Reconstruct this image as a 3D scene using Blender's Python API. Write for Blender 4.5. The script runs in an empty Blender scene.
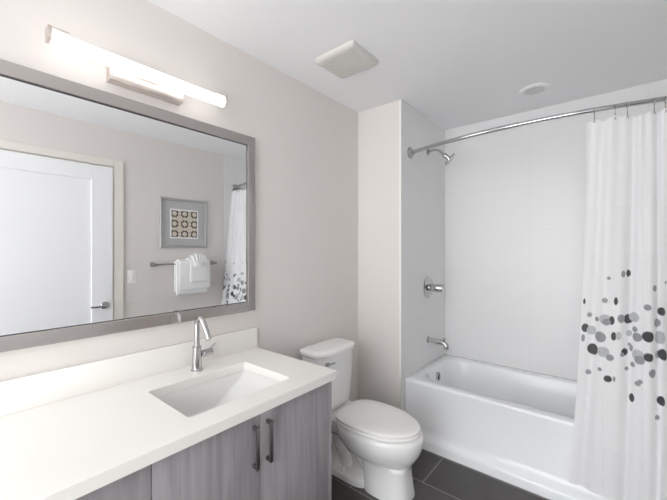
import bpy, bmesh, math, random
from mathutils import Vector, Matrix, noise
PI = math.pi
C = bpy.context.scene.collection
scene = bpy.context.scene

# ------------------------------------------------------------ camera / world / light / exposure
CAMX, CAMZ = 1.55, 1.365
cam = bpy.data.objects.new('camera', bpy.data.cameras.new('camera'))
C.objects.link(cam)
cam.location = (CAMX, 0, CAMZ)
cam.rotation_euler = (PI/2, 0, math.radians(39.72))
cam.data.sensor_width = 36
cam.data.lens = 339/667*36
cam.data.clip_start = 0.02
scene.camera = cam

world = bpy.data.worlds.new('world'); scene.world = world
world.use_nodes = True
world.node_tree.nodes['Background'].inputs[0].default_value = (0.97, 0.985, 1, 1)
world.node_tree.nodes['Background'].inputs[1].default_value = 3.9

scene.view_settings.view_transform = 'Standard'
scene.view_settings.look = 'None'
scene.view_settings.gamma = 1
scene.view_settings.use_curve_mapping = False
scene.view_settings.exposure = 0.48
scene.cycles.diffuse_bounces = 10
scene.cycles.max_bounces = 16

TUBE_E = 1.35          # vanity tube emission

# ------------------------------------------------------------ materials
def srgb(r, g, b):
    f = lambda c: (c/255/12.92) if c/255 <= 0.04045 else ((c/255+0.055)/1.055)**2.4
    return (f(r), f(g), f(b), 1)

def mat(name, col, rough=0.5, metal=0.0, bump=None, spec=None, coat=0):
    m = bpy.data.materials.new(name); m.use_nodes = True
    nt = m.node_tree; b = nt.nodes['Principled BSDF']
    b.inputs['Base Color'].default_value = col
    b.inputs['Roughness'].default_value = rough
    b.inputs['Metallic'].default_value = metal
    if spec is not None: b.inputs['Specular IOR Level'].default_value = spec
    if coat: b.inputs['Coat Weight'].default_value = coat
    # subtle procedural variation so that every surface is node-based
    tc = nt.nodes.new('ShaderNodeTexCoord')
    n = nt.nodes.new('ShaderNodeTexNoise')
    sc, st = bump if bump else (40, 0.02)
    n.inputs['Scale'].default_value = sc
    nt.links.new(tc.outputs['Object'], n.inputs['Vector'])
    bp = nt.nodes.new('ShaderNodeBump'); bp.inputs['Strength'].default_value = st
    bp.inputs['Distance'].default_value = 0.002
    nt.links.new(n.outputs['Fac'], bp.inputs['Height'])
    nt.links.new(bp.outputs['Normal'], b.inputs['Normal'])
    return m

def emis(name, col, e):
    m = bpy.data.materials.new(name); m.use_nodes = True
    b = m.node_tree.nodes['Principled BSDF']
    b.inputs['Base Color'].default_value = (.9, .9, .9, 1)
    b.inputs['Emission Color'].default_value = col
    b.inputs['Emission Strength'].default_value = e
    return m

M = {}
M['paint'] = mat('wall paint', srgb(220, 215.5, 212), 0.6, bump=(250, .05), spec=.3)
M['ceiling'] = mat('ceiling paint', srgb(236, 236, 237), 0.8, bump=(200, .05), spec=.2)
M['trim'] = mat('trim paint', srgb(234, 232, 229), 0.35)
M['casing'] = mat('casing paint', srgb(226, 222, 215), 0.4)
M['door'] = mat('door paint', srgb(238, 239, 241), 0.35)
M['quartz'] = mat('white quartz', srgb(236, 234, 230), 0.22, bump=(300, .01))
M['porcelain'] = mat('porcelain', srgb(238, 238, 237), 0.08, bump=(5, .01), coat=.3)
M['sink'] = mat('sink china', srgb(226, 226, 224), 0.12, bump=(5, .01), coat=.3)
M['acrylic'] = mat('tub acrylic', srgb(238, 240, 242), 0.15, bump=(4, .01))
M['seat'] = mat('seat plastic', srgb(240, 239, 237), 0.25, bump=(5, .01))
M['chrome'] = mat('chrome', (.52, .52, .525, 1), 0.1, 1.0, bump=(10, .01))
M['nickel'] = mat('brushed nickel', (.40, .39, .38, 1), 0.3, 1.0, bump=(80, .05))
M['satin'] = mat('satin silver', (.72, .66, .62, 1), 0.35, 1.0, bump=(80, .05))
M['handle'] = mat('dark satin steel', (.25, .245, .25, 1), 0.32, 1.0, bump=(80, .05))
M['dark'] = mat('gap shade', (.02, .02, .02, 1), 0.7)  # near-black, painted in for the shade between the cabinet doors
M['frame_reflection'] = mat('gasket grey', (.09, .088, .085, 1), 0.5)  # colour of the painted reflection line around the mirror glass
M['plastic'] = mat('white plastic', srgb(236, 235, 232), 0.4)
M['grille'] = mat('vent plastic', srgb(206, 203, 199), 0.5)
M['lens'] = mat('frosted lens', srgb(205, 205, 204), 0.35)
M['towel'] = mat('towel cotton', srgb(246, 246, 246), 0.95, bump=(700, .6), spec=.1)
M['pframe'] = mat('picture frame silver', srgb(182, 181, 179), 0.4, 0.4)
M['pmat'] = mat('picture mat grey', srgb(184, 184, 185), 0.8)
M['pline'] = mat('picture mat white', srgb(240, 240, 238), 0.8)
M['tube'] = emis('lit tube', (1, .965, .92, 1), TUBE_E)

def mirror_mat():
    m = mat('mirror silver', (.93, .94, .945, 1), 0.0, 1.0)
    for l in list(m.node_tree.links):
        if l.to_socket.name == 'Normal': m.node_tree.links.remove(l)
    return m
M['mirror'] = mirror_mat()

def frame_mat():
    m = mat('mirror frame metal', (.55, .52, .50, 1), 0.22, 1.0)
    nt = m.node_tree; b = nt.nodes['Principled BSDF']
    b.inputs['Roughness'].default_value = 0.2
    return m
M['mframe'] = frame_mat()

def wood_mat():
    m = bpy.data.materials.new('grey wood laminate'); m.use_nodes = True
    nt = m.node_tree; N = nt.nodes; L = nt.links; b = N['Principled BSDF']
    b.inputs['Roughness'].default_value = 0.5
    tc = N.new('ShaderNodeTexCoord'); mp = N.new('ShaderNodeMapping')
    mp.inputs['Scale'].default_value = (1, 1, 0.045)
    L.new(tc.outputs['Object'], mp.inputs['Vector'])
    n = N.new('ShaderNodeTexNoise'); n.inputs['Scale'].default_value = 42; n.inputs['Detail'].default_value = 6
    n.inputs['Roughness'].default_value = .65; n.inputs['Distortion'].default_value = .6
    L.new(mp.outputs[0], n.inputs['Vector'])
    mp2 = N.new('ShaderNodeMapping'); mp2.inputs['Scale'].default_value = (1, 1, 0.16)
    L.new(tc.outputs['Object'], mp2.inputs['Vector'])
    n2 = N.new('ShaderNodeTexNoise'); n2.inputs['Scale'].default_value = 9; n2.inputs['Distortion'].default_value = 1.5
    L.new(mp2.outputs[0], n2.inputs['Vector'])
    mx = N.new('ShaderNodeMix'); mx.data_type = 'FLOAT'; mx.inputs[0].default_value = .42
    L.new(n.outputs['Fac'], mx.inputs[2]); L.new(n2.outputs['Fac'], mx.inputs[3])
    cr = N.new('ShaderNodeValToRGB')
    cr.color_ramp.elements[0].position = .33; cr.color_ramp.elements[0].color = srgb(129, 125, 129)
    cr.color_ramp.elements[1].position = .68; cr.color_ramp.elements[1].color = srgb(168, 164, 168)
    L.new(mx.outputs[0], cr.inputs[0]); L.new(cr.outputs[0], b.inputs['Base Color'])
    return m
M['wood'] = wood_mat()

def brick_mat(name, c1, c2, mortar, rough, axes, w, h, off, mort, offset=0.0, noise_amt=None, bump=.3):
    """axes = which object axes run along the brick's width / height"""
    m = bpy.data.materials.new(name); m.use_nodes = True
    nt = m.node_tree; N = nt.nodes; L = nt.links; b = N['Principled BSDF']
    b.inputs['Roughness'].default_value = rough
    tc = N.new('ShaderNodeTexCoord'); sp = N.new('ShaderNodeSeparateXYZ'); cb = N.new('ShaderNodeCombineXYZ')
    L.new(tc.outputs['Object'], sp.inputs[0])
    for i in (0, 1):
        a = N.new('ShaderNodeMath'); a.operation = 'SUBTRACT'; a.inputs[1].default_value = off[i]
        L.new(sp.outputs['XYZ'.index(axes[i])], a.inputs[0]); L.new(a.outputs[0], cb.inputs[i])
    br = N.new('ShaderNodeTexBrick')
    br.offset = offset; br.offset_frequency = 2; br.squash = 1
    br.inputs['Scale'].default_value = 1
    br.inputs['Brick Width'].default_value = w; br.inputs['Row Height'].default_value = h
    br.inputs['Mortar Size'].default_value = mort; br.inputs['Mortar Smooth'].default_value = .1
    br.inputs['Color1'].default_value = c1; br.inputs['Color2'].default_value = c2
    br.inputs['Mortar'].default_value = mortar
    L.new(cb.outputs[0], br.inputs['Vector'])
    src = br.outputs['Color']
    if noise_amt:
        n = N.new('ShaderNodeTexNoise'); n.inputs['Scale'].default_value = 6; n.inputs['Detail'].default_value = 8
        L.new(tc.outputs['Object'], n.inputs['Vector'])
        cr = N.new('ShaderNodeValToRGB')
        cr.color_ramp.elements[0].position = .3; cr.color_ramp.elements[1].position = .7
        lo = 1-noise_amt
        cr.color_ramp.elements[0].color = (lo, lo, lo, 1); cr.color_ramp.elements[1].color = (1, 1, 1, 1)
        L.new(n.outputs['Fac'], cr.inputs[0])
        mx = N.new('ShaderNodeMix'); mx.data_type = 'RGBA'; mx.blend_type = 'MULTIPLY'; mx.inputs[0].default_value = 1
        L.new(src, mx.inputs[6]); L.new(cr.outputs[0], mx.inputs[7]); src = mx.outputs[2]
    L.new(src, b.inputs['Base Color'])
    bp = N.new('ShaderNodeBump'); bp.invert = True
    bp.inputs['Strength'].default_value = bump; bp.inputs['Distance'].default_value = .002
    L.new(br.outputs['Fac'], bp.inputs['Height']); L.new(bp.outputs['Normal'], b.inputs['Normal'])
    return m
tc_ = srgb(228, 228, 228); tg_ = srgb(219, 219, 220)
M['tile_xz'] = brick_mat('wall tile back', tc_, tc_, tg_, .3, 'XZ', .67, .345, (.375, .14), .0014, bump=.08)
M['tile_yz'] = brick_mat('wall tile side', tc_, tc_, tg_, .3, 'YZ', .67, .345, (2.31, .14), .0014, bump=.08)
M['floor'] = brick_mat('floor tile', srgb(84, 80, 80), srgb(77, 73, 73), srgb(150, 147, 145), .38, 'XY',
                       .6, .305, (.08, -.268), .0035, offset=.5, noise_amt=.3)

# ------------------------------------------------------------ mesh helpers
def finish(bm, angle=38):
    bmesh.ops.recalc_face_normals(bm, faces=bm.faces)
    for f in bm.faces: f.smooth = True
    lim = math.radians(angle)
    for e in bm.edges:
        if len(e.link_faces) == 2:
            e.smooth = e.calc_face_angle(0) < lim
    return bm

def root_loc(o):
    while o is not None and o.parent is not None: o = o.parent
    return o.location.copy() if o is not None else Vector((0, 0, 0))

def obj(name, bm, m, parent=None, label=None, angle=38, smooth=True, recalc=True):
    """geometry is given in room coordinates; stored local to its thing"""
    me = bpy.data.meshes.new(name)
    if smooth: finish(bm, angle)
    elif recalc: bmesh.ops.recalc_face_normals(bm, faces=bm.faces)
    bm.to_mesh(me); bm.free()
    for mm in (m if isinstance(m, (list, tuple)) else [m]): me.materials.append(mm)
    o = bpy.data.objects.new(name, me); C.objects.link(o)
    if parent is not None:
        me.transform(Matrix.Translation(-root_loc(parent)))
        o.parent = parent
    if label: o['label'] = label
    return o

def tag(o, label, cat, group=None):
    o['label'] = label; o['category'] = cat
    if group: o['group'] = group
    return o

def recentre(o):
    """put a parentless mesh's origin at the base centre of its bounds"""
    vs = [v.co for v in o.data.vertices]
    lo = Vector([min(v[i] for v in vs) for i in range(3)]); hi = Vector([max(v[i] for v in vs) for i in range(3)])
    p = Vector(((lo.x+hi.x)/2, (lo.y+hi.y)/2, lo.z))
    o.data.transform(Matrix.Translation(-p)); o.location = p
    return o

def thing(name, label, cat, loc, group=None):
    o = bpy.data.objects.new(name, None); C.objects.link(o)
    o.location = loc; o.empty_display_size = .05
    return tag(o, label, cat, group)

def struct(name, bm, m, parent=None, smooth=False):
    o = obj(name, bm, m, parent, smooth=smooth)
    if parent is None: o['kind'] = 'structure'
    return o

def box(bm, x0, x1, y0, y1, z0, z1, bev=0, seg=2, mi=0):
    r = bmesh.ops.create_cube(bm, size=1)
    vs = r['verts']
    for v in vs:
        v.co = Vector((x0+(v.co.x+.5)*(x1-x0), y0+(v.co.y+.5)*(y1-y0), z0+(v.co.z+.5)*(z1-z0)))
    fs = set(f for v in vs for f in v.link_faces)
    for f in fs: f.material_index = mi
    if bev:
        es = set(e for v in vs for e in v.link_edges)
        bmesh.ops.bevel(bm, geom=list(es), offset=bev, segments=seg, profile=.5, affect='EDGES')
    return bm

def B(*a, **k): return box(bmesh.new(), *a, **k)

def loft(bm, rings, cap0=True, cap1=True, closed=True):
    vr = [[bm.verts.new(p) for p in r] for r in rings]
    n = len(vr[0])
    for a, b in zip(vr, vr[1:]):
        for i in range(n if closed else n-1):
            j = (i+1) % n
            try: bm.faces.new((a[i], a[j], b[j], b[i]))
            except ValueError: pass
    if cap0: bm.faces.new(list(reversed(vr[0])))
    if cap1: bm.faces.new(vr[-1])
    return bm

def frames(pts):
    T = []
    for i in range(len(pts)):
        a = pts[max(i-1, 0)]; b = pts[min(i+1, len(pts)-1)]
        T.append((b-a).normalized())
    up = Vector((0, 0, 1)) if abs(T[0].z) < .9 else Vector((1, 0, 0))
    n = (up-T[0]*up.dot(T[0])).normalized(); F = []
    for t in T:
        n = (n-t*n.dot(t)).normalized()
        F.append((t, n, t.cross(n)))
    return F

def tube(bm, pts, r, seg=16, cap=True):
    pts = [Vector(p) for p in pts]
    rs = r if isinstance(r, (list, tuple)) else [r]*len(pts)
    rings = []
    for (t, n, b), p, q in zip(frames(pts), pts, rs):
        rings.append([p+(n*math.cos(2*PI*k/seg)+b*math.sin(2*PI*k/seg))*q for k in range(seg)])
    return loft(bm, rings, cap, cap)

def smooth_path(pts, n=8):
    """Catmull-Rom"""
    P = [Vector(p) for p in pts]; out = []
    Q = [P[0]*2-P[1]]+P+[P[-1]*2-P[-2]]
    for i in range(1, len(Q)-2):
        for k in range(n):
            t = k/n
            a, b, c, d = Q[i-1], Q[i], Q[i+1], Q[i+2]
            out.append(.5*((2*b)+(c-a)*t+(2*a-5*b+4*c-d)*t*t+(3*b-a-3*c+d)*t**3))
    out.append(P[-1]); return out

def lathe(bm, o, axis, prof, seg=32):
    """prof = [(distance along axis, radius)...]"""
    o = Vector(o); t = Vector(axis).normalized()
    up = Vector((0, 0, 1)) if abs(t.z) < .9 else Vector((1, 0, 0))
    n = (up-t*up.dot(t)).normalized(); b = t.cross(n)
    rings = [[o+t*h+(n*math.cos(2*PI*k/seg)+b*math.sin(2*PI*k/seg))*max(r, 1e-4) for k in range(seg)] for h, r in prof]
    return loft(bm, rings)

def rrect(x0, x1, y0, y1, r, z, k=8):
    out = []
    for cx, cy, a0 in ((x1-r, y1-r, 0), (x0+r, y1-r, PI/2), (x0+r, y0+r, PI), (x1-r, y0+r, 1.5*PI)):
        for i in range(k+1):
            a = a0+PI/2*i/k
            out.append(Vector((cx+r*math.cos(a), cy+r*math.sin(a), z)))
    return out

def segs(ring, m):
    """add m points on every long edge of a ring"""
    out = []
    n = len(ring)
    for i in range(n):
        a, b = ring[i], ring[(i+1) % n]
        out.append(a)
    return out

def egg(x0, x1, xm, w, yc, z, nb=2.6, nf=2.0, k=48, bow=0):
    out = []
    for i in range(k):
        a = 2*PI*i/k; c, s = math.cos(a), math.sin(a)
        nn = nf if c > 0 else nb
        h = (x1-xm) if c > 0 else (xm-x0)
        x = xm+h*math.copysign(abs(c)**(2/nn), c)
        y = w*math.copysign(abs(s)**(2/nn), s)
        out.append(Vector((x, yc+y, z)))
    return out

# ------------------------------------------------------------ room shell
XW, YS, YF, XS, ZC, YB = 1.90, 2.168, 2.98, .375, 2.44, -1.5
struct('floor', B(-.1, XW+.1, YB-.1, YF+.1, -.1, 0), M['floor'])
struct('ceiling', B(-.1, XW+.1, YB-.1, YF+.1, ZC, ZC+.1), M['ceiling'])
struct('wall_left', B(-.1, 0, YB-.1, YF+.1, 0, ZC), M['paint'])
bm = bmesh.new(); box(bm, 0, XS, YS, YF, 0, ZC)
bm.faces.ensure_lookup_table()
for f in bm.faces:
    if f.calc_center_median().x > XS-.001: f.material_index = 1
struct('wall_partition', bm, [M['paint'], M['tile_yz']])
struct('wall_far', B(-.1, XW+.1, YF, YF+.1, 0, ZC), M['tile_xz'])
# rear wall left out to let soft world light in behind the camera
bm = bmesh.new(); box(bm, XW, XW+.1, YB, YS, 0, ZC); box(bm, XW, XW+.1, YS, YF, 0, ZC, mi=1)
struct('wall_right', bm, [M['paint'], M['tile_yz']])
# edge profile where the tile starts
struct('trim_1', B(XS-.012, XS+.003, YS-.003, YS+.001, .45, ZC), M['trim'])
struct('trim_2', B(XW-.003, XW, YS-.004, YS+.004, .45, ZC), M['trim'])
bbh = .10
struct('baseboard_left', B(0, .014, 1.19, YS, 0, bbh, bev=.003), M['trim'])
struct('baseboard_partition', B(.015, XS, YS-.014, YS, 0, bbh, bev=.003), M['trim'])
struct('baseboard_right', B(XW-.014, XW, 1.18, YS-.02, 0, bbh, bev=.003), M['trim'])

# door in the right wall (seen in the mirror)
dy0, dy1, dzt = .10, 1.050, 2.085
d = thing('door_1', '', 'door', (XW, (dy0+dy1)/2, 0)); del d['label']; del d['category']; d['kind'] = 'structure'
bm = bmesh.new(); ft, st_ = XW-.026, .125
box(bm, ft, XW-.002, dy0, dy0+st_, .01, dzt, bev=.002); box(bm, ft, XW-.002, dy1-.155, dy1, .01, dzt, bev=.002)
box(bm, ft, XW-.002, dy0+st_, dy1-.155, dzt-.125, dzt, bev=.002); box(bm, ft, XW-.002, dy0+st_, dy1-.155, .01, .2, bev=.002)
box(bm, XW-.012, XW-.002, dy0+st_, dy1-.155, .2, dzt-.125)
obj('door_panel', bm, M['door'], d, smooth=False)
hy, hz = .990, .888
bm = bmesh.new(); lathe(bm, (ft, hy, hz), (-1, 0, 0), [(0, .033), (.008, .033), (.013, .028), (.014, .013), (.045, .012), (.046, .001)])
h = obj('door_handle', bm, M['chrome'], d)
obj('lever', tube(bmesh.new(), smooth_path([(ft-.045, hy+.006, hz), (ft-.052, hy-.02, hz+.002), (ft-.05, hy-.07, hz-.002), (ft-.046, hy-.115, hz)]), [.0105]*10+[.009]*14+[.008]), M['chrome'], h)
bm = bmesh.new()
box(bm, XW-.018, XW, dy1+.014, dy1+.088, 0, dzt+.078, bev=.003); box(bm, XW-.018, XW, dy0-.078, dy0-.014, 0, dzt+.078, bev=.003)
box(bm, XW-.018, XW, dy0-.014, dy1+.014, dzt+.014, dzt+.078, bev=.003)
box(bm, XW-.008, XW, dy1+.003, dy1+.014, 0, dzt+.014); box(bm, XW-.008, XW, dy0-.014, dy0-.003, 0, dzt+.014)
struct('trim_3', bm, M['casing'])

# ------------------------------------------------------------ bathtub
TX0, TX1, TZ, TF = XS+.003, XW-.003, .436, 2.222
t = thing('bathtub', 'white alcove bathtub with plain apron front, below the curved shower rod', 'bathtub', ((TX0+TX1)/2, 2.57, 0))
yb = YF-.003
R = [rrect(TX0, TX1, TF-.040, yb, .004, 0), rrect(TX0, TX1, TF-.040, yb, .004, .050), rrect(TX0, TX1, TF-.034, yb, .004, .062),
     rrect(TX0, TX1, TF-.014, yb, .004, .080), rrect(TX0, TX1, TF-.002, yb, .004, .096), rrect(TX0, TX1, TF+.006, yb, .004, .12), rrect(TX0, TX1, TF+.003, yb, .004, TZ-.03),
     rrect(TX0, TX1, TF, yb, .005, TZ-.022), rrect(TX0, TX1, TF, yb, .006, TZ-.010), rrect(TX0+.001, TX1-.001, TF+.003, yb, .008, TZ-.003),
     rrect(TX0+.004, TX1-.004, TF+.010, yb-.004, .01, TZ),
     rrect(TX0+.065, TX1-.07, TF+.068, yb-.066, .17, TZ), rrect(TX0+.072, TX1-.078, TF+.075, yb-.072, .165, TZ-.004),
     rrect(TX0+.078, TX1-.086, TF+.082, yb-.078, .16, TZ-.018),
     rrect(TX0+.086, TX1-.11, TF+.088, yb-.084, .16, TZ-.07), rrect(TX0+.092, TX1-.12, TF+.094, yb-.09, .15, TZ-.085),
     rrect(TX0+.115, TX1-.19, TF+.108, yb-.10, .14, TZ-.2), rrect(TX0+.13, TX1-.25, TF+.123, yb-.115, .13, TZ-.27),
     rrect(TX0+.15, TX1-.29, TF+.148, yb-.14, .12, TZ-.305), rrect(TX0+.185, TX1-.33, TF+.18, yb-.175, .09, TZ-.32),
     rrect(TX0+.30, TX1-.5, TF+.26, yb-.26, .05, TZ-.323)]
obj('tub_body', loft(bmesh.new(), R), M['acrylic'], t, angle=50)
VY = 2.62
bm = bmesh.new(); lathe(bm, (TX0+.086, 2.60, .362), (1, 0, .1), [(0, .034), (.010, .034), (.013, .032), (.014, .026), (.009, .024), (.009, .001)])
ov = obj('overflow_plate', bm, M['chrome'], t, label='round chrome overflow plate')
obj('trip_lever', B(TX0+.092, TX0+.108, 2.596, 2.604, .345, .376, bev=.002), M['chrome'], ov)
obj('drain', lathe(bmesh.new(), (TX0+.28, 2.575, TZ-.325), (0, 0, 1), [(0, .034), (.004, .034), (.006, .028), (.006, .001)]), M['chrome'], t, label='round chrome drain')
obj('caulk_bead', B(TX0, TX1, YF-.008, YF-.001, TZ-.004, TZ+.005, bev=.002), M['plastic'], t)

# ------------------------------------------------------------ shower fittings
ts = thing('tub_spout', 'chrome tub spout low on the tiled wall, above the round overflow plate', 'tub spout', (XS, VY, .635))
obj('wall_flange', lathe(bmesh.new(), (XS, VY, .635), (1, 0, 0), [(0, .026), (.004, .026), (.008, .021)]), M['chrome'], ts)
obj('spout', tube(bmesh.new(), smooth_path([(XS+.004, VY, .635), (XS+.07, VY, .634), (XS+.125, VY, .63), (XS+.149, VY, .612), (XS+.152, VY, .585)]), .0195), M['chrome'], ts)
obj('diverter_knob', lathe(bmesh.new(), (XS+.138, VY, .642), (0, 0, 1), [(0, .005), (.015, .005), (.016, .009), (.024, .009), (.026, .004)]), M['chrome'], ts)

sv = thing('shower_valve', 'round chrome shower valve with lever handle, midway up the tiled wall', 'shower valve', (XS, VY, 1.06))
obj('escutcheon', lathe(bmesh.new(), (XS, VY, 1.06), (1, 0, 0), [(0, .086), (.004, .086), (.009, .080), (.014, .05), (.016, .034)], 48), M['chrome'], sv)
obj('handle_hub', lathe(bmesh.new(), (XS+.014, VY, 1.06), (1, 0, 0), [(0, .030), (.02, .030), (.022, .026), (.03, .026), (.032, .031), (.108, .030), (.114, .026), (.115, .002)]), M['chrome'], sv)
obj('lever', tube(bmesh.new(), [(XS+.07, VY-.02, 1.06), (XS+.075, VY-.05, 1.063), (XS+.078, VY-.085, 1.066)], [.008, .007, .006]), M['chrome'], sv)

sh = thing('shower_fixture', 'chrome shower head on a bent arm, just under the shower rod', 'shower head', (XS, VY, 2.165))
obj('wall_flange', lathe(bmesh.new(), (XS, VY, 2.165), (1, 0, 0), [(0, .030), (.004, .030), (.010, .022), (.014, .012)]), M['chrome'], sh)
ap = smooth_path([(XS+.004, VY, 2.165), (XS+.05, VY, 2.172), (XS+.095, VY, 2.158), (XS+.135, VY, 2.115)])
obj('shower_arm', tube(bmesh.new(), ap, .0105), M['chrome'], sh)
ax = Vector((.70, .27, -.62)).normalized()
obj('shower_head', lathe(bmesh.new(), Vector((XS+.128, VY, 2.122)), ax, [(0, .014), (.012, .019), (.03, .019), (.036, .016), (.058, .018), (.060, .050), (.064, .056), (.072, .057), (.075, .052), (.075, .002)], 32), M['chrome'], sh)

# ------------------------------------------------------------ rod, curtain, rings
RZ = 2.087
def rod_y(x):
    u = (x-XS)/(XW-XS)
    return 2.305-.125*(1-(2*u-1)**2)
sr = thing('shower_rod', 'long curved chrome shower curtain rod spanning above the bathtub', 'shower rod', ((XS+XW)/2, 2.2, RZ))
def rodpts(a, b, n): return [(a+(b-a)*i/n, rod_y(a+(b-a)*i/n), RZ) for i in range(n+1)]
obj('outer_rod', tube(bmesh.new(), rodpts(XS+.004, 1.12, 24), .0135), M['chrome'], sr)
obj('inner_rod', tube(bmesh.new(), rodpts(1.10, XW-.004, 24), .0115), M['chrome'], sr)
for s, x in ((1, XS), (-1, XW)):
    y = rod_y(x); dv = Vector((s, -.5*s*(1 if s > 0 else -1)*1.0, 0))
    obj('rod_flange', lathe(bmesh.new(), (x, y, RZ), (s, 0, 0), [(0, .043), (.005, .043), (.014, .034), (.020, .020), (.034, .017)]), M['chrome'], sr)

ringx = [1.468, 1.55, 1.597, 1.695, 1.735, 1.765, 1.79, 1.81, 1.828, 1.844, 1.858, 1.871]
CT0, CT1 = 1.432, 1.882      # curtain at the top
CB0, CB1 = 1.362, 1.888      # at the hem
ZT, ZB = 2.04, .165
def zlerp(z): return (ZT-z)/(ZT-ZB)
def fold(q):
    # q 0..1 across: wide folds first, tight bunch at the wall end
    return 2*PI*(2.7*q+4.2*q**4)+.5*math.sin(5*q)-.6
def cpos(q, z):
    k = zlerp(z)
    x0 = CT0+(CB0-CT0)*k**2; x1 = CT1+(CB1-CT1)*k
    xm = x0+(x1-x0)*q
    xt = CT0+(CT1-CT0)*q
    top = rod_y(xt)
    yo = top+(2.116-top)*min(1, k/.84)**1.15 if k < 1 else 2.116
    # amplitude
    w_ = min(1, max(0, (q-.5)/.3)); a = (.011+.009*min(1, k*3)+.026*w_*w_)*(1-.25*k)
    ph = fold(q)+.5*math.sin(2.2*k+q*3)
    y = yo+a*math.sin(ph)+.006*math.sin(2.3*ph+1.5+2*k)*(1-k*.4)
    xx = xm+.006*math.sin(ph*1+1.2)*(.4+.6*k)
    if z < TZ+.05: y = min(y, TF-.012)
    elif z < TZ+.35: y = min(y, TF-.012+(z-TZ-.05)*.35)
    return Vector((xx, min(y, 2.33), z))
DOTS5 = [(230,155,10,'m'),(316,127,22,'m',.62),(350,121,23,'d',.68),(525,222,21,'m'),(205,303,16,'m'),(270,308,25,'d',.42),(56,308,18,'d',.35),
 (485,350,20,'m'),(583,377,26,'d'),(93,397,15,'m'),(152,427,15,'m'),(205,430,32,'l'),(246,437,28,'d',.5),(215,447,22,'m'),
 (345,424,30,'d'),(302,424,27,'m',.8),(398,414,31,'l'),(535,451,27,'m'),(403,495,17,'m'),(62,484,27,'d',.75),(110,500,28,'l'),(612,183,10,'m')]
DOTS6 = [(172,80,34,'m'),(47,85,24,'m',.4),(256,75,27,'d',.5),(285,72,27,'l',.55),(353,53,19,'l'),(403,30,17,'m'),(418,82,28,'m'),(490,80,34,'d'),
 (560,82,40,'l'),(126,160,35,'d'),(193,180,33,'l'),(234,218,20,'m'),(322,178,23,'d'),(307,197,14,'m'),(357,127,10,'m'),(374,152,21,'m',.5),
 (423,202,34,'l'),(438,235,28,'m'),(492,218,27,'d'),(543,195,24,'l'),(598,200,36,'d'),(386,263,16,'m'),(86,311,16,'m'),(172,296,12,'m'),
 (334,288,13,'m'),(513,323,27,'m'),(221,359,21,'d'),(257,360,17,'m',.4),(425,392,16,'m'),(443,380,13,'m'),(380,484,27,'d',.65),(585,508,30,'d')]
NQ = 460
zs = []
z = ZT
while z > ZB+1e-6:
    zs.append(z); z -= (.0035 if .42 < z < 1.32 else .02)
zs.append(ZB)
# cloth coordinate of every column (arc length at mid height)
sl = [0]; 
for i in range(NQ): sl.append(sl[-1]+(cpos((i+1)/NQ, .95)-cpos(i/NQ, .95)).length)
def ray_to_sheet(u, v):
    """where on the hanging sheet a printed dot sits: mean sheet y, then x and height"""
    t_ = (u-333.5)/339; dx = -.639+.769*t_; dy = .769+.639*t_
    y = 2.15
    for _ in range(4):
        D = y/dy; x = CAMX+dx*D; z = CAMZ-(v-250)/339*D
        k = zlerp(z); x0 = CT0+(CB0-CT0)*k**2; x1 = CT1+(CB1-CT1)*k
        q = min(1, max(0, (x-x0)/(x1-x0))); y = cpos(q, z).y
    i = q*NQ; a = int(min(i, NQ-1)); s = sl[a]+(sl[a+1]-sl[a])*(i-a)
    return s, z, D
dots = []
for lst, ov_ in ((DOTS5, 255), (DOTS6, 325)):
    for px, py, r, c, *sq in lst:
        s, zz, D = ray_to_sheet(575+px/6.66, ov_+py/6.66)
        dots.append((s, zz, r/6.66/339*D*1.04, c, sq[0] if sq else 1))
s_, z_, D_ = ray_to_sheet(655.4, 417); dots.append((s_, z_, .011, 'm', 1))
smax = max(d_[0] for d_ in dots)+.03
rnd = random.Random(4)
while smax < sl[-1]:
    pass_n = 0
    for _ in range(int((sl[-1]-smax)*150)):
        zz = rnd.gauss(.92, .13)
        if .5 < zz < 1.3:
            dots.append((rnd.uniform(smax, sl[-1]), zz, rnd.choice([.008, .011, .014, .018, .022, .026]), rnd.choice('ddmmml'), 1))
    break
bm = bmesh.new()
cl = bm.verts.layers.float_color.new('print')
shade = {'d': srgb(78, 78, 80), 'm': srgb(158, 160, 162), 'l': srgb(198, 200, 202)}
white = srgb(250, 250, 251)
grid = []
for z in zs:
    row = []
    for i in range(NQ+1):
        q = i/NQ; p = cpos(q, z)
        if z > ZT-.05:     # scalloped top edge hanging from the rings
            xt = CT0+(CT1-CT0)*q
            dmin = min(abs(xt-r_) for r_ in ringx)
            p.z -= min(.016, dmin*.45)*(1-(ZT-z)/.05)
        v = bm.verts.new(p); col = white
        for (s, zz, r, c, sq) in dots:
            if abs(zz-z) < r+.003 and abs(sl[i]-s) < r+.003:
                dd = math.hypot(zz-z, (sl[i]-s)/sq)
                f_ = min(1, max(0, (r-dd)/.0028+.5)); col = tuple(col[n_]*(1-f_)+shade[c][n_]*f_ for n_ in range(4))
        v[cl] = col; row.append(v)
    grid.append(row)
for a, b in zip(grid, grid[1:]):
    for i in range(NQ): bm.faces.new((a[i], a[i+1], b[i+1], b[i]))
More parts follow.
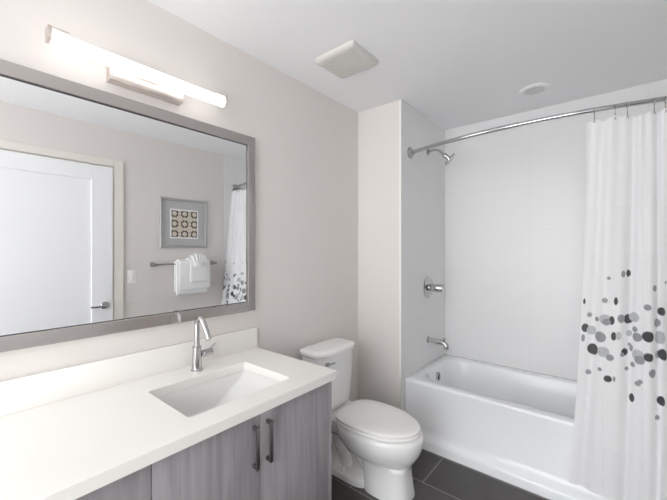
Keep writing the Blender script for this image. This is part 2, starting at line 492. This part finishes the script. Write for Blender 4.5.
def curtain_mat():
    m = bpy.data.materials.new('curtain cloth'); m.use_nodes = True
    nt = m.node_tree; N = nt.nodes; L = nt.links
    N.remove(N['Principled BSDF']); out = N['Material Output']
    at = N.new('ShaderNodeAttribute'); at.attribute_name = 'print'
    df = N.new('ShaderNodeBsdfDiffuse'); tr = N.new('ShaderNodeBsdfTranslucent'); tp = N.new('ShaderNodeBsdfTransparent')
    L.new(at.outputs['Color'], df.inputs[0]); L.new(at.outputs['Color'], tr.inputs[0])
    m1 = N.new('ShaderNodeMixShader'); m1.inputs[0].default_value = .35
    L.new(df.outputs[0], m1.inputs[1]); L.new(tr.outputs[0], m1.inputs[2])
    m2 = N.new('ShaderNodeMixShader'); m2.inputs[0].default_value = .07
    L.new(m1.outputs[0], m2.inputs[1]); L.new(tp.outputs[0], m2.inputs[2])
    L.new(m2.outputs[0], out.inputs[0])
    # faint fold creases from the packaging: squares of about a foot
    tc = N.new('ShaderNodeTexCoord')
    br = N.new('ShaderNodeTexBrick'); br.offset = 0; br.inputs['Scale'].default_value = 1
    br.inputs['Brick Width'].default_value = .145; br.inputs['Row Height'].default_value = .235
    br.inputs['Mortar Size'].default_value = .004; br.inputs['Mortar Smooth'].default_value = 1
    sp = N.new('ShaderNodeSeparateXYZ'); cb = N.new('ShaderNodeCombineXYZ')
    L.new(tc.outputs['Object'], sp.inputs[0]); L.new(sp.outputs[0], cb.inputs[0]); L.new(sp.outputs[2], cb.inputs[1])
    L.new(cb.outputs[0], br.inputs['Vector'])
    n = N.new('ShaderNodeTexNoise'); n.inputs['Scale'].default_value = 9
    L.new(tc.outputs['Object'], n.inputs['Vector'])
    ad = N.new('ShaderNodeMath'); ad.operation = 'MULTIPLY_ADD'; ad.inputs[1].default_value = 1.6
    L.new(n.outputs['Fac'], ad.inputs[0]); L.new(br.outputs['Fac'], ad.inputs[2])
    bp = N.new('ShaderNodeBump'); bp.inputs['Strength'].default_value = .35; bp.inputs['Distance'].default_value = .004
    L.new(ad.outputs[0], bp.inputs['Height'])
    L.new(bp.outputs['Normal'], df.inputs['Normal']); L.new(bp.outputs['Normal'], tr.inputs['Normal'])
    return m
M['curtain'] = curtain_mat()
cu = obj('shower_curtain', bm, M['curtain'], angle=180)
tag(cu, 'white shower curtain with a band of grey and black dots beside the bathtub', 'shower curtain')
cu.data.transform(Matrix.Translation((-1.65, -2.15, -ZB))); cu.location = (1.65, 2.15, ZB)

# rings: an open wire hook over the rod with a small ball
def ring_bm():
    bm = bmesh.new(); rr = .021
    pts = [Vector((0, rr*math.sin(a), rr*math.cos(a)-.004)) for a in [PI*(-1.12+2.1*i/28) for i in range(29)]]
    pts = [p for p in pts]
    tube(bm, pts, .0017, 8)
    tube(bm, smooth_path([(0, rr*math.sin(-PI*1.12), rr*math.cos(-PI*1.12)-.004), (0, .002, -.035), (0, -.012, -.055), (0, -.018, -.064), (0, -.020, -.058)], 5), .0017, 8)
    return bm
ringlabels = ['curtain ring nearest the free left end of the curtain, thin chrome wire hook',
  'second chrome wire curtain ring from the free left edge of the curtain',
  'third chrome wire curtain ring from the free edge, close beside the second',
  'fourth chrome wire curtain ring from the free edge, rightmost one seen directly in the photo']
r0 = None
for i, x in enumerate(ringx):
    if r0 is None:
        bm = ring_bm()
        r0 = obj('curtain_ring', bm, M['chrome']); r = r0
        obj('ring_bead', lathe(bmesh.new(), (0, -.0205, -.066), (0, 0, 1), [(0, .001), (.001, .004), (.005, .0055), (.009, .004), (.010, .001)], 12), M['chrome'], None).parent = r0
        bead = r0.children[0]
    else:
        r = r0.copy(); C.objects.link(r)
        b_ = bead.copy(); C.objects.link(b_); b_.parent = r
    r.location = (x, rod_y(x), RZ-.006)
    lab = ringlabels[i] if i < 4 else 'chrome wire curtain ring bunched with others at the wall end of the rod'
    tag(r, lab, 'curtain ring', 'chrome rings bunched at the wall end' if i >= 4 else 'spread chrome curtain rings on the rod')

# ------------------------------------------------------------ vanity
VY0, VY1, CZ = .03, 1.18, .824
VF = .562
v = thing('vanity_cabinet', 'grey wood-grain vanity cabinet with slab doors under the white countertop', 'cabinet', (.28, .6, 0))
CB_ = CZ-.036
bm = bmesh.new()
box(bm, .002, VF-.020, VY1-.042, VY1-.022, .0, CB_); box(bm, .002, VF-.020, VY0+.01, VY0+.03, .0, CB_)
box(bm, .002, VF-.024, VY0+.03, VY1-.042, .10, .12); box(bm, .002, .012, VY0+.03, VY1-.042, .12, CB_)
box(bm, VF-.11, VF-.024, VY0+.03, VY1-.042, CB_-.07, CB_-.05)
obj('carcass', bm, M['wood'], v, smooth=False)
obj('end_panel', B(.002, VF+.001, VY1-.0215, VY1-.005, 0, CB_-.001, bev=.001), M['wood'], v)
obj('toe_kick', B(VF-.075, VF-.06, VY0+.03, VY1-.042, 0, .10), M['wood'], v)
obj('gap_shade_sheet', B(VF-.024, VF-.0205, VY0+.03, VY1-.042, .12, CB_-.002), M['dark'], v, label='black sheet standing in for shade behind the doors')  # black sheet puts the shade into the door gaps
dw = [(VY0+.008, .3985), (.4015, .7725), (.7755, VY1-.024)]
for (a, b), hside in zip(dw, (-1, 1, -1)):
    dd = obj('cabinet_door', B(VF-.019, VF, a, b, .105, CB_-.004, bev=.0012), M['wood'], v)
    y = b-.028 if hside == 1 else a+.030
    if a < .1: y = a+.03
    z0_, z1_ = .592, .743
    bm = bmesh.new()
    box(bm, VF+.020, VF+.029, y-.006, y+.006, z0_, z1_, bev=.001)
    box(bm, VF, VF+.021, y-.005, y+.005, z0_+.001, z0_+.015, bev=.001); box(bm, VF, VF+.021, y-.005, y+.005, z1_-.015, z1_-.001, bev=.001)
    obj('handle', bm, M['handle'], dd, label='dark metal bar handle')

# countertop with a rounded rectangular cut-out
ct = thing('countertop', 'white quartz vanity countertop with a low backsplash', 'countertop', (.29, .6, CB_))
SX0, SX1, SY0, SY1 = .174, .493, .543, .989
CX1 = .589
def cring(z, e=0): return rrect(.002+e, CX1-e, VY0+e, VY1-e, .004, z)
def hring(z, e=0): return rrect(SX0-e, SX1+e, SY0-e, SY1+e, .014, z)
bm = bmesh.new()
loft(bm, [hring(CB_), cring(CB_), cring(CZ-.0015), cring(CZ, .0015), hring(CZ, .0015), hring(CZ-.0015), hring(CB_)], False, False)
bmesh.ops.remove_doubles(bm, verts=bm.verts, dist=1e-5)
obj('slab', bm, M['quartz'], ct, angle=30)
obj('backsplash', B(.001, .021, VY0, VY1-.001, CZ+.0003, CZ+.111, bev=.0015), M['quartz'], ct)

# sink
sk = thing('sink', 'white rectangular undermount sink set in the countertop', 'sink', ((SX0+SX1)/2, (SY0+SY1)/2, CB_-.13))
def sr_(e, z, r, dy=0, dl=0): return rrect(SX0-e, SX1+e, SY0-e+dl, SY1+e-dy, r, z)
zt = CB_-.001
R = [sr_(.020, zt-.008, .03), sr_(.020, zt, .03), sr_(.004, zt, .018), sr_(.001, zt-.003, .018), sr_(-.003, zt-.02, .018, .01),
     sr_(-.008, zt-.07, .022, .075, .02), sr_(-.014, zt-.105, .024, .125, .03), sr_(-.022, zt-.117, .024, .14, .035), sr_(-.05, zt-.122, .02, .15, .04), sr_(-.12, zt-.124, .01, .06, .02)]
Ro = [sr_(-.11, zt-.136, .01, .06, .02), sr_(-.035, zt-.132, .03, .13, .03), sr_(0, zt-.11, .03, .11, .03), sr_(.006, zt-.03, .03, 0), sr_(.010, zt-.009, .03)]
obj('basin', loft(bmesh.new(), [*Ro, *R]), M['sink'], sk, angle=60)
obj('drain', lathe(bmesh.new(), ((SX0+SX1)/2, (SY0+SY1)/2-.02, zt-.125), (0, 0, 1), [(0, .022), (.003, .022), (.004, .018), (.006, .016), (.007, .001)]), M['chrome'], sk, label='round chrome drain')

# faucet
FX, FY = .10, .782
fa = thing('faucet', 'chrome single-handle faucet with a bent-over spout behind the sink', 'faucet', (FX, FY, CZ))
obj('body', lathe(bmesh.new(), (FX, FY, CZ+.0003), (0, 0, 1), [(0, .026), (.004, .026), (.007, .0225), (.03, .0205), (.09, .0185), (.100, .0185), (.1005, .0195), (.106, .0195), (.1065, .017), (.112, .013)]), M['chrome'], fa)
pp = [(FX, FY, CZ+.108), (FX, FY, CZ+.15), (FX, FY, CZ+.195)]
for i in range(1, 10):
    a = PI*(1-i/10*.9); pp.append((FX+.030+.030*math.cos(a), FY, CZ+.205+.030*math.sin(a)))
pp += [(FX+.075, FY, CZ+.195), (FX+.099, FY, CZ+.160)]
obj('spout', tube(bmesh.new(), smooth_path(pp, 4), .0118, 20), M['chrome'], fa)
obj('aerator', lathe(bmesh.new(), (FX+.0975, FY, CZ+.162), (.57, 0, -.82), [(0, .0125), (.008, .0125), (.009, .009), (.009, .001)]), M['chrome'], fa)
bm = bmesh.new(); lathe(bm, (FX, FY+.016, CZ+.068), (0, 1, 0), [(0, .0155), (.012, .0155), (.013, .0165), (.056, .0165), (.058, .013), (.058, .001)])
hd = obj('handle', bm, M['chrome'], fa)
obj('lever', tube(bmesh.new(), [(FX, FY+.06, CZ+.078), (FX+.002, FY+.075, CZ+.092), (FX+.003, FY+.092, CZ+.104)], [.004, .0035, .003], 10), M['chrome'], hd)

# ------------------------------------------------------------ mirror
MY0, MY1, MZ0, MZ1 = .03, 1.162, 1.034, 1.982
mi = thing('wall_mirror', 'large wall mirror in a flat brushed metal frame above the vanity', 'mirror', (0, (MY0+MY1)/2, MZ0))
fw = .050
def rect(y0, y1, z0, z1, x): return [Vector((x, y0, z0)), Vector((x, y1, z0)), Vector((x, y1, z1)), Vector((x, y0, z1))]
bm = bmesh.new()
def rr_(e, x): return rect(MY0+e, MY1-e, MZ0+e, MZ1-e, x)
loft(bm, [rr_(0, .001), rr_(0, .024), rr_(.002, .026), rr_(fw-.003, .026), rr_(fw, .024), rr_(fw, .001), rr_(0, .001)], False, False)
bmesh.ops.remove_doubles(bm, verts=bm.verts, dist=1e-6)
obj('frame', bm, M['mframe'], mi, angle=30)
bm = bmesh.new(); loft(bm, [rr_(fw-.001, .0165), rr_(fw-.001, .0185), rr_(fw+.003, .0185), rr_(fw+.003, .0165), rr_(fw-.001, .0165)], False, False)
obj('frame_reflection', bm, M['frame_reflection'], mi, label='thin grey line drawn for the frame reflection', smooth=False)  # added strip, painted as the dark reflection of the frame edge
obj('glass', B(.010, .017, MY0+fw+.0005, MY1-fw-.0005, MZ0+fw+.0005, MZ1-fw-.0005), M['mirror'], mi, smooth=False)

# ------------------------------------------------------------ vanity light
vl = thing('vanity_light', 'lit horizontal tube light on a satin metal backplate above the mirror', 'wall light', (0, .606, 2.085))
LZ, LX = 2.084, .082
obj('backplate', B(.001, .042, .458, .748, 2.030, 2.125, bev=.0015), M['satin'], vl)
obj('support', B(.040, LX-.02, .56, .64, LZ-.010, LZ+.010, bev=.001), M['satin'], vl)
obj('light_tube', lathe(bmesh.new(), (LX, .272, LZ), (0, 1, 0), [(0, .001), (.001, .021), (.004, .0245), (.654, .0245), (.657, .021), (.658, .001)], 24), M['tube'], vl, label='glowing white glass tube')
for y0_, y1_, s in ((.260, .272, 1), (.930, .942, -1)):
    bm = bmesh.new(); box(bm, LX-.027, LX+.016, y0_, y1_, LZ-.012, LZ+.034, bev=.001)
    ya, yb_ = (y1_-.001, y1_+.045) if s == 1 else (y0_-.045, y0_+.001)
    box(bm, LX+.002, LX+.018, ya, yb_, LZ+.0245, LZ+.033, bev=.0008)
    obj('end_clip', bm, M['satin'], vl)

# ------------------------------------------------------------ toilet
TY = 1.69
to = thing('toilet', 'white two-piece toilet with closed lid between the vanity and the bathtub', 'toilet', (.38, TY, 0))
rim = [(.352, .245, .742, .47, .178), (.345, .235, .752, .47, .186), (.33, .232, .756, .47, .188), (.30, .235, .754, .47, .185), (.26, .245, .742, .475, .172),
       (.225, .265, .722, .48, .150), (.195, .30, .700, .49, .122), (.178, .34, .690, .50, .104), (.165, .38, .684, .52, .095), (.155, .405, .680, .53, .093), (.10, .42, .683, .54, .095),
       (.05, .425, .690, .55, .099), (.01, .43, .697, .55, .104), (0, .43, .697, .55, .104)]
bm = bmesh.new(); loft(bm, [egg(x0, x1, xm, w, TY, z, nb=2.6 if z > .2 else 4, nf=2.05 if z > .17 else 3.2) for z, x0, x1, xm, w in rim])
obj('bowl', bm, M['porcelain'], to, angle=60)
bm = bmesh.new()
loft(bm, [egg(.10, .46, .28, .112, TY, 0, 3, 4), egg(.10, .46, .28, .112, TY, .032, 3, 4), egg(.104, .46, .28, .108, TY, .040, 3, 4), egg(.112, .46, .28, .100, TY, .047, 3, 4), egg(.13, .46, .28, .05, TY, .052, 3, 4), egg(.14, .46, .28, .035, TY, .08, 3, 4), egg(.15, .44, .28, .03, TY, .30, 3, 4)])
obj('base', bm, M['porcelain'], to, angle=60)
tp_ = smooth_path([(.50, TY, .10), (.43, TY, .12), (.37, TY, .175), (.33, TY, .245), (.275, TY, .275), (.225, TY, .235), (.22, TY, .16), (.27, TY, .09), (.28, TY, .035)], 6)
obj('trapway', tube(bmesh.new(), tp_, [.062+.006*math.sin(i/len(tp_)*14) for i in range(len(tp_))], 24), M['porcelain'], to)
# deck under the tank
bm = bmesh.new(); loft(bm, [egg(.06, .34, .2, .06, TY, .215, 4, 4), egg(.04, .34, .2, .10, TY, .26, 4, 4), egg(.03, .34, .2, .128, TY, .30, 4, 4), egg(.025, .33, .2, .138, TY, .335, 4, 4), egg(.028, .325, .2, .135, TY, .350, 4, 4)])
obj('tank_deck', bm, M['porcelain'], to, angle=60)
# tank (a squared loft with a bowed front)
def tring(x0, x1, w, z, bow, n=5):
    out = egg(x0, x1, (x0+x1)/2, w, (TY-.006), z, n, n, 64)
    for p in out:
        k = (p.x-x0)/(x1-x0)
        p.x += k*bow*(1-((p.y-(TY-.006))/w)**2)
    return out
bm = bmesh.new()
loft(bm, [tring(.035, .165, .155, .356, .018), tring(.024, .175, .168, .366, .02), tring(.022, .178, .172, .40, .02), tring(.020, .186, .186, .60, .024), tring(.020, .190, .190, .709, .024)])
obj('tank', bm, M['porcelain'], to, angle=45)
bm = bmesh.new()
loft(bm, [tring(.016, .196, .197, .710, .024), tring(.012, .203, .203, .715, .026), tring(.012, .203, .203, .734, .026), tring(.014, .200, .200, .742, .026), tring(.020, .190, .192, .747, .026), tring(.04, .165, .16, .749, .02)])
obj('tank_lid', bm, M['porcelain'], to, angle=60)
bm = bmesh.new(); lathe(bm, (.205, (TY-.006)-.125, .668), (1, 0, 0), [(-.012, .011), (.003, .011), (.005, .014), (.010, .014), (.012, .010), (.012, .001)], 20)
box(bm, .214, .222, (TY-.006)-.135, (TY-.006)-.065, .661, .673, bev=.003)
obj('flush_lever', bm, M['chrome'], to, label='small chrome flush lever')
# seat and lid
sw = .182
bm = bmesh.new()
loft(bm, [egg(.25, .727, .46, sw-.010, TY, .3535, 3), egg(.245, .737, .46, sw-.002, TY, .3555, 3), egg(.243, .741, .46, sw+.001, TY, .359, 3), egg(.243, .741, .46, sw+.001, TY, .366, 3), egg(.246, .738, .46, sw-.002, TY, .371, 3)])
obj('seat', bm, M['seat'], to, angle=60)
bm = bmesh.new()
loft(bm, [egg(.25, .725, .46, sw-.014, TY, .3725, 3.2), egg(.247, .733, .46, sw-.006, TY, .3745, 3.2), egg(.244, .737, .46, sw-.002, TY, .377, 3.2), egg(.244, .738, .46, sw-.001, TY, .384, 3.2), egg(.248, .733, .46, sw-.005, TY, .390, 3.2),
          egg(.262, .717, .46, sw-.02, TY, .3945, 3.2), egg(.31, .66, .46, sw-.075, TY, .3955, 3)])
obj('lid', bm, M['seat'], to, angle=60)
for s in (-1, 1):
    obj('hinge', lathe(bmesh.new(), (.252, TY+s*.075-.022, .371), (0, 1, 0), [(0, .001), (0, .010), (.002, .012), (.042, .012), (.044, .010), (.044, .001)], 20), M['seat'], to)
    obj('bolt_cap', lathe(bmesh.new(), (.30, TY+s*.093, .044), (0, 0, 1), [(0, .014), (.012, .013), (.020, .009), (.023, .001)], 20), M['plastic'], to)
# ------------------------------------------------------------ ceiling pieces
vf = thing('ceiling_vent', 'square white exhaust fan grille on the ceiling', 'ceiling vent', (.385, 1.52, ZC))
def vr(e, z): return rrect(.245+e, .520-e, 1.395+e, 1.650-e, .012, z, 4)
obj('vent_cover', loft(bmesh.new(), [vr(0, ZC-.0005), vr(0, ZC-.008), vr(.006, ZC-.020), vr(.020, ZC-.0255), vr(.022, ZC-.0255)]), M['grille'], vf, angle=50)
bm = bmesh.new()
for i in range(13):
    y = 1.425+i*.0162
    box(bm, .272, .493, y, y+.006, ZC-.0285, ZC-.0257)
obj('grille', bm, M['grille'], vf, smooth=False)
rl = thing('ceiling_light', 'small round recessed ceiling light over the bathtub, switched off', 'ceiling light', (1.135, 2.60, ZC))
obj('trim_ring', lathe(bmesh.new(), (1.135, 2.60, ZC-.0005), (0, 0, -1), [(0, .088), (.006, .088), (.012, .080), (.014, .072), (.012, .062), (.010, .060)], 48), M['ceiling'], rl)
obj('lens', lathe(bmesh.new(), (1.135, 2.60, ZC-.009), (0, 0, -1), [(0, .061), (.004, .058), (.006, .03), (.006, .001)], 48), M['lens'], rl)
# ------------------------------------------------------------ things on the right wall (seen in the mirror)
pc = thing('framed_picture', 'square framed geometric print with wide grey mat on the wall across from the mirror', 'picture', (XW, 1.71, 1.37))
PY0, PY1, PZ0, PZ1 = 1.452, 1.950, 1.385, 1.885
bm = bmesh.new()
def pr(e, x): return rect(PY0+e, PY1-e, PZ0+e, PZ1-e, XW-x)
loft(bm, [pr(0, .001), pr(0, .022), pr(.004, .026), pr(.022, .026), pr(.026, .016), pr(.026, .001), pr(0, .001)], False, False)
bmesh.ops.remove_doubles(bm, verts=bm.verts, dist=1e-6)
obj('frame', bm, M['pframe'], pc, angle=30)
obj('mat_board', B(XW-.012, XW-.003, PY0+.0255, PY1-.0255, PZ0+.0255, PZ1-.0255), M['pmat'], pc, smooth=False)
ym, zm = (PY0+PY1)/2, (PZ0+PZ1)/2-.005
obj('inner_mat', B(XW-.014, XW-.0121, ym-.148, ym+.148, zm-.148, zm+.148), M['pline'], pc, smooth=False)
def print_mat():
    m = bpy.data.materials.new('lattice print'); m.use_nodes = True
    nt = m.node_tree; N = nt.nodes; L = nt.links; b = N['Principled BSDF']; b.inputs['Roughness'].default_value = .7
    tc = N.new('ShaderNodeTexCoord'); sp = N.new('ShaderNodeSeparateXYZ'); L.new(tc.outputs['Object'], sp.inputs[0])
    def cell(offy, offz, per):
        outs = []
        for idx, of in ((1, offy), (2, offz)):
            a = N.new('ShaderNodeMath'); a.operation = 'ADD'; a.inputs[1].default_value = of+per*10
            L.new(sp.outputs[idx], a.inputs[0])
            w = N.new('ShaderNodeMath'); w.operation = 'MODULO'; w.inputs[1].default_value = per
            L.new(a.outputs[0], w.inputs[0])
            s = N.new('ShaderNodeMath'); s.operation = 'SUBTRACT'; s.inputs[1].default_value = per/2
            L.new(w.outputs[0], s.inputs[0])
            q = N.new('ShaderNodeMath'); q.operation = 'POWER'; q.inputs[1].default_value = 2
            L.new(s.outputs[0], q.inputs[0]); outs.append(q)
        a = N.new('ShaderNodeMath'); a.operation = 'ADD'; L.new(outs[0].outputs[0], a.inputs[0]); L.new(outs[1].outputs[0], a.inputs[1])
        s = N.new('ShaderNodeMath'); s.operation = 'SQRT'; L.new(a.outputs[0], s.inputs[0])
        return s
    per = .104
    masks = []
    zr = PZ0*0
    oz = zm-1.37; oy = ym-1.71
    def less(src, v):
        l = N.new('ShaderNodeMath'); l.operation = 'LESS_THAN'; l.inputs[1].default_value = v; L.new(src.outputs[0], l.inputs[0]); return l
    A_ = cell(-oy+per/2+per/2, -oz+per/2+per/2, per)    # big discs in a 2x2 around the centre
    Bc = cell(-oy+per/2, -oz+per/2, per)
    D_ = cell(-oy+per/2, -oz, per); E_ = cell(-oy, -oz+per/2, per)
    m1 = less(A_, .035); m2 = less(Bc, .024); m3 = less(D_, .018); m4 = less(E_, .018)
    mx = None
    for k in (m1, m2, m3, m4):
        if mx is None: mx = k
        else:
            x_ = N.new('ShaderNodeMath'); x_.operation = 'MAXIMUM'; L.new(mx.outputs[0], x_.inputs[0]); L.new(k.outputs[0], x_.inputs[1]); mx = x_
    cm = N.new('ShaderNodeMix'); cm.data_type = 'RGBA'
    cm.inputs[6].default_value = srgb(84, 78, 76); cm.inputs[7].default_value = srgb(206, 198, 182)
    L.new(mx.outputs[0], cm.inputs[0]); L.new(cm.outputs[2], b.inputs['Base Color'])
    return m
obj('print', B(XW-.0155, XW-.0141, ym-.134, ym+.134, zm-.134, zm+.134), print_mat(), pc, smooth=False)

BX, BZ, BY0, BY1 = XW-.075, 1.225, 1.39, 2.01
tb = thing('towel_bar', 'square-section metal towel bar under the framed picture', 'towel bar', (XW, 1.70, BZ))
obj('bar', B(BX-.007, BX+.007, BY0+.01, BY1-.01, BZ-.007, BZ+.007, bev=.001), M['nickel'], tb)
for y in (BY0, BY1):
    bm = bmesh.new(); box(bm, BX-.014, XW-.008, y-.013, y+.013, BZ-.013, BZ+.013, bev=.001); box(bm, XW-.008, XW-.0005, y-.022, y+.022, BZ-.022, BZ+.022, bev=.001)
    obj('post', bm, M['nickel'], tb)

def drape(y0, y1, rin, th, fd, bd, seed, wob=.004):
    """a folded towel over the bar: thick inverted U, front side towards -x"""
    ro = rin+th; prof = []
    def arc(r, a0, a1, n): return [(r*math.cos(a0+(a1-a0)*i/n), r*math.sin(a0+(a1-a0)*i/n)) for i in range(n+1)]
    def line(p, q, n): return [(p[0]+(q[0]-p[0])*i/n, p[1]+(q[1]-p[1])*i/n) for i in range(1, n)]
    o_ = arc(ro, PI, 0, 10); i_ = arc(rin, 0, PI, 8)
    m_ = (rin+ro)/2
    prof += [(-ro, -fd+th*.3)]+line((-ro, -fd+th*.3), (-ro, 0), 14)+o_+line((ro, 0), (ro, -bd), 8)+[(ro, -bd+.001), (m_, -bd-th*.3), (rin, -bd)]
    prof += line((rin, -bd), (rin, 0), 8)+i_+line((-rin, 0), (-rin, -fd), 14)+[(-rin, -fd+th*.3), (-m_, -fd)]
    ny = 22; rings = []
    for j in range(ny+1):
        t_ = j/ny; e = min(t_, 1-t_)
        sh_ = 1 if e > .04 else (.75+.25*e/.04)
        y = y0+(y1-y0)*t_; ring = []
        for (px_, pz_) in prof:
            s_ = math.copysign(1, px_)
            cx = s_*(m_); q = cx+(px_-cx)*sh_ if pz_ < 0 else px_
            w_ = noise.noise(Vector((y*14+seed, pz_*9, seed*3.1+s_)))*wob
            w2 = noise.noise(Vector((pz_*12, seed+s_, t_*2)))*.006
            out_ = 1 if abs(px_) > m_ else .4
            ring.append(Vector((BX+q+s_*abs(w_)*out_, y+w2, BZ+pz_+noise.noise(Vector((y*9, seed, s_)))*.004*(1 if pz_ < -.05 else 0))))
        rings.append(ring)
    return loft(bmesh.new(), rings)
bt = recentre(obj('bath_towel', drape(1.578, 1.905, .0105, .018, .305, .27, 1), M['towel'], angle=70))
tag(bt, 'large white folded bath towel, the lowest hanging on the towel bar', 'towel')
bt2 = recentre(obj('bath_towel', drape(1.60, 1.922, .034, .012, .262, .2, 7), M['towel'], angle=70))
tag(bt2, 'white folded bath towel lying over the longest one on the towel bar', 'towel')
ht = recentre(obj('hand_towel', drape(1.70, 1.875, .053, .012, .185, .02, 5), M['towel'], angle=70))
tag(ht, 'narrow white hand towel over the front of the bath towels, below the pleated washcloth', 'towel')
# pleated washcloth fanned above the bar
bm = bmesh.new(); rows = []
nw, nh = 60, 16
for j in range(nh+1):
    k = j/nh; row = []
    z = BZ-.03+k*.135
    wd = .040+.055*abs(k-.25)**.9*1.4
    for i in range(nw+1):
        q = i/nw*2-1
        y = 1.775+q*wd-.006*k
        x = BX-.094+.011*math.cos(q*PI*5)*(1-.2*k)+.016*q*q+.012*k
        zz = z+(-.018*q*q*k*2 if k > .3 else 0)+.006*math.cos(q*PI*5)*k
        row.append(bm.verts.new((x, y, zz)))
    rows.append(row)
for a, b in zip(rows, rows[1:]):
    for i in range(nw): bm.faces.new((a[i], a[i+1], b[i+1], b[i]))
bm.normal_update()
bmesh.ops.solidify(bm, geom=list(bm.faces), thickness=.005)
wc = recentre(obj('washcloth', bm, M['towel'], angle=80))
tag(wc, 'small white washcloth pleated into a fan above the towel bar', 'towel')

ls = thing('light_switch', 'white light switch plate on the wall between the door and the towel bar', 'light switch', (XW, 1.21, 1.12))
obj('plate', B(XW-.006, XW-.0003, 1.21-.038, 1.21+.038, 1.12-.062, 1.12+.062, bev=.003), M['plastic'], ls)
obj('rocker', B(XW-.010, XW-.0055, 1.21-.016, 1.21+.016, 1.12-.033, 1.12+.033, bev=.002), M['plastic'], ls)
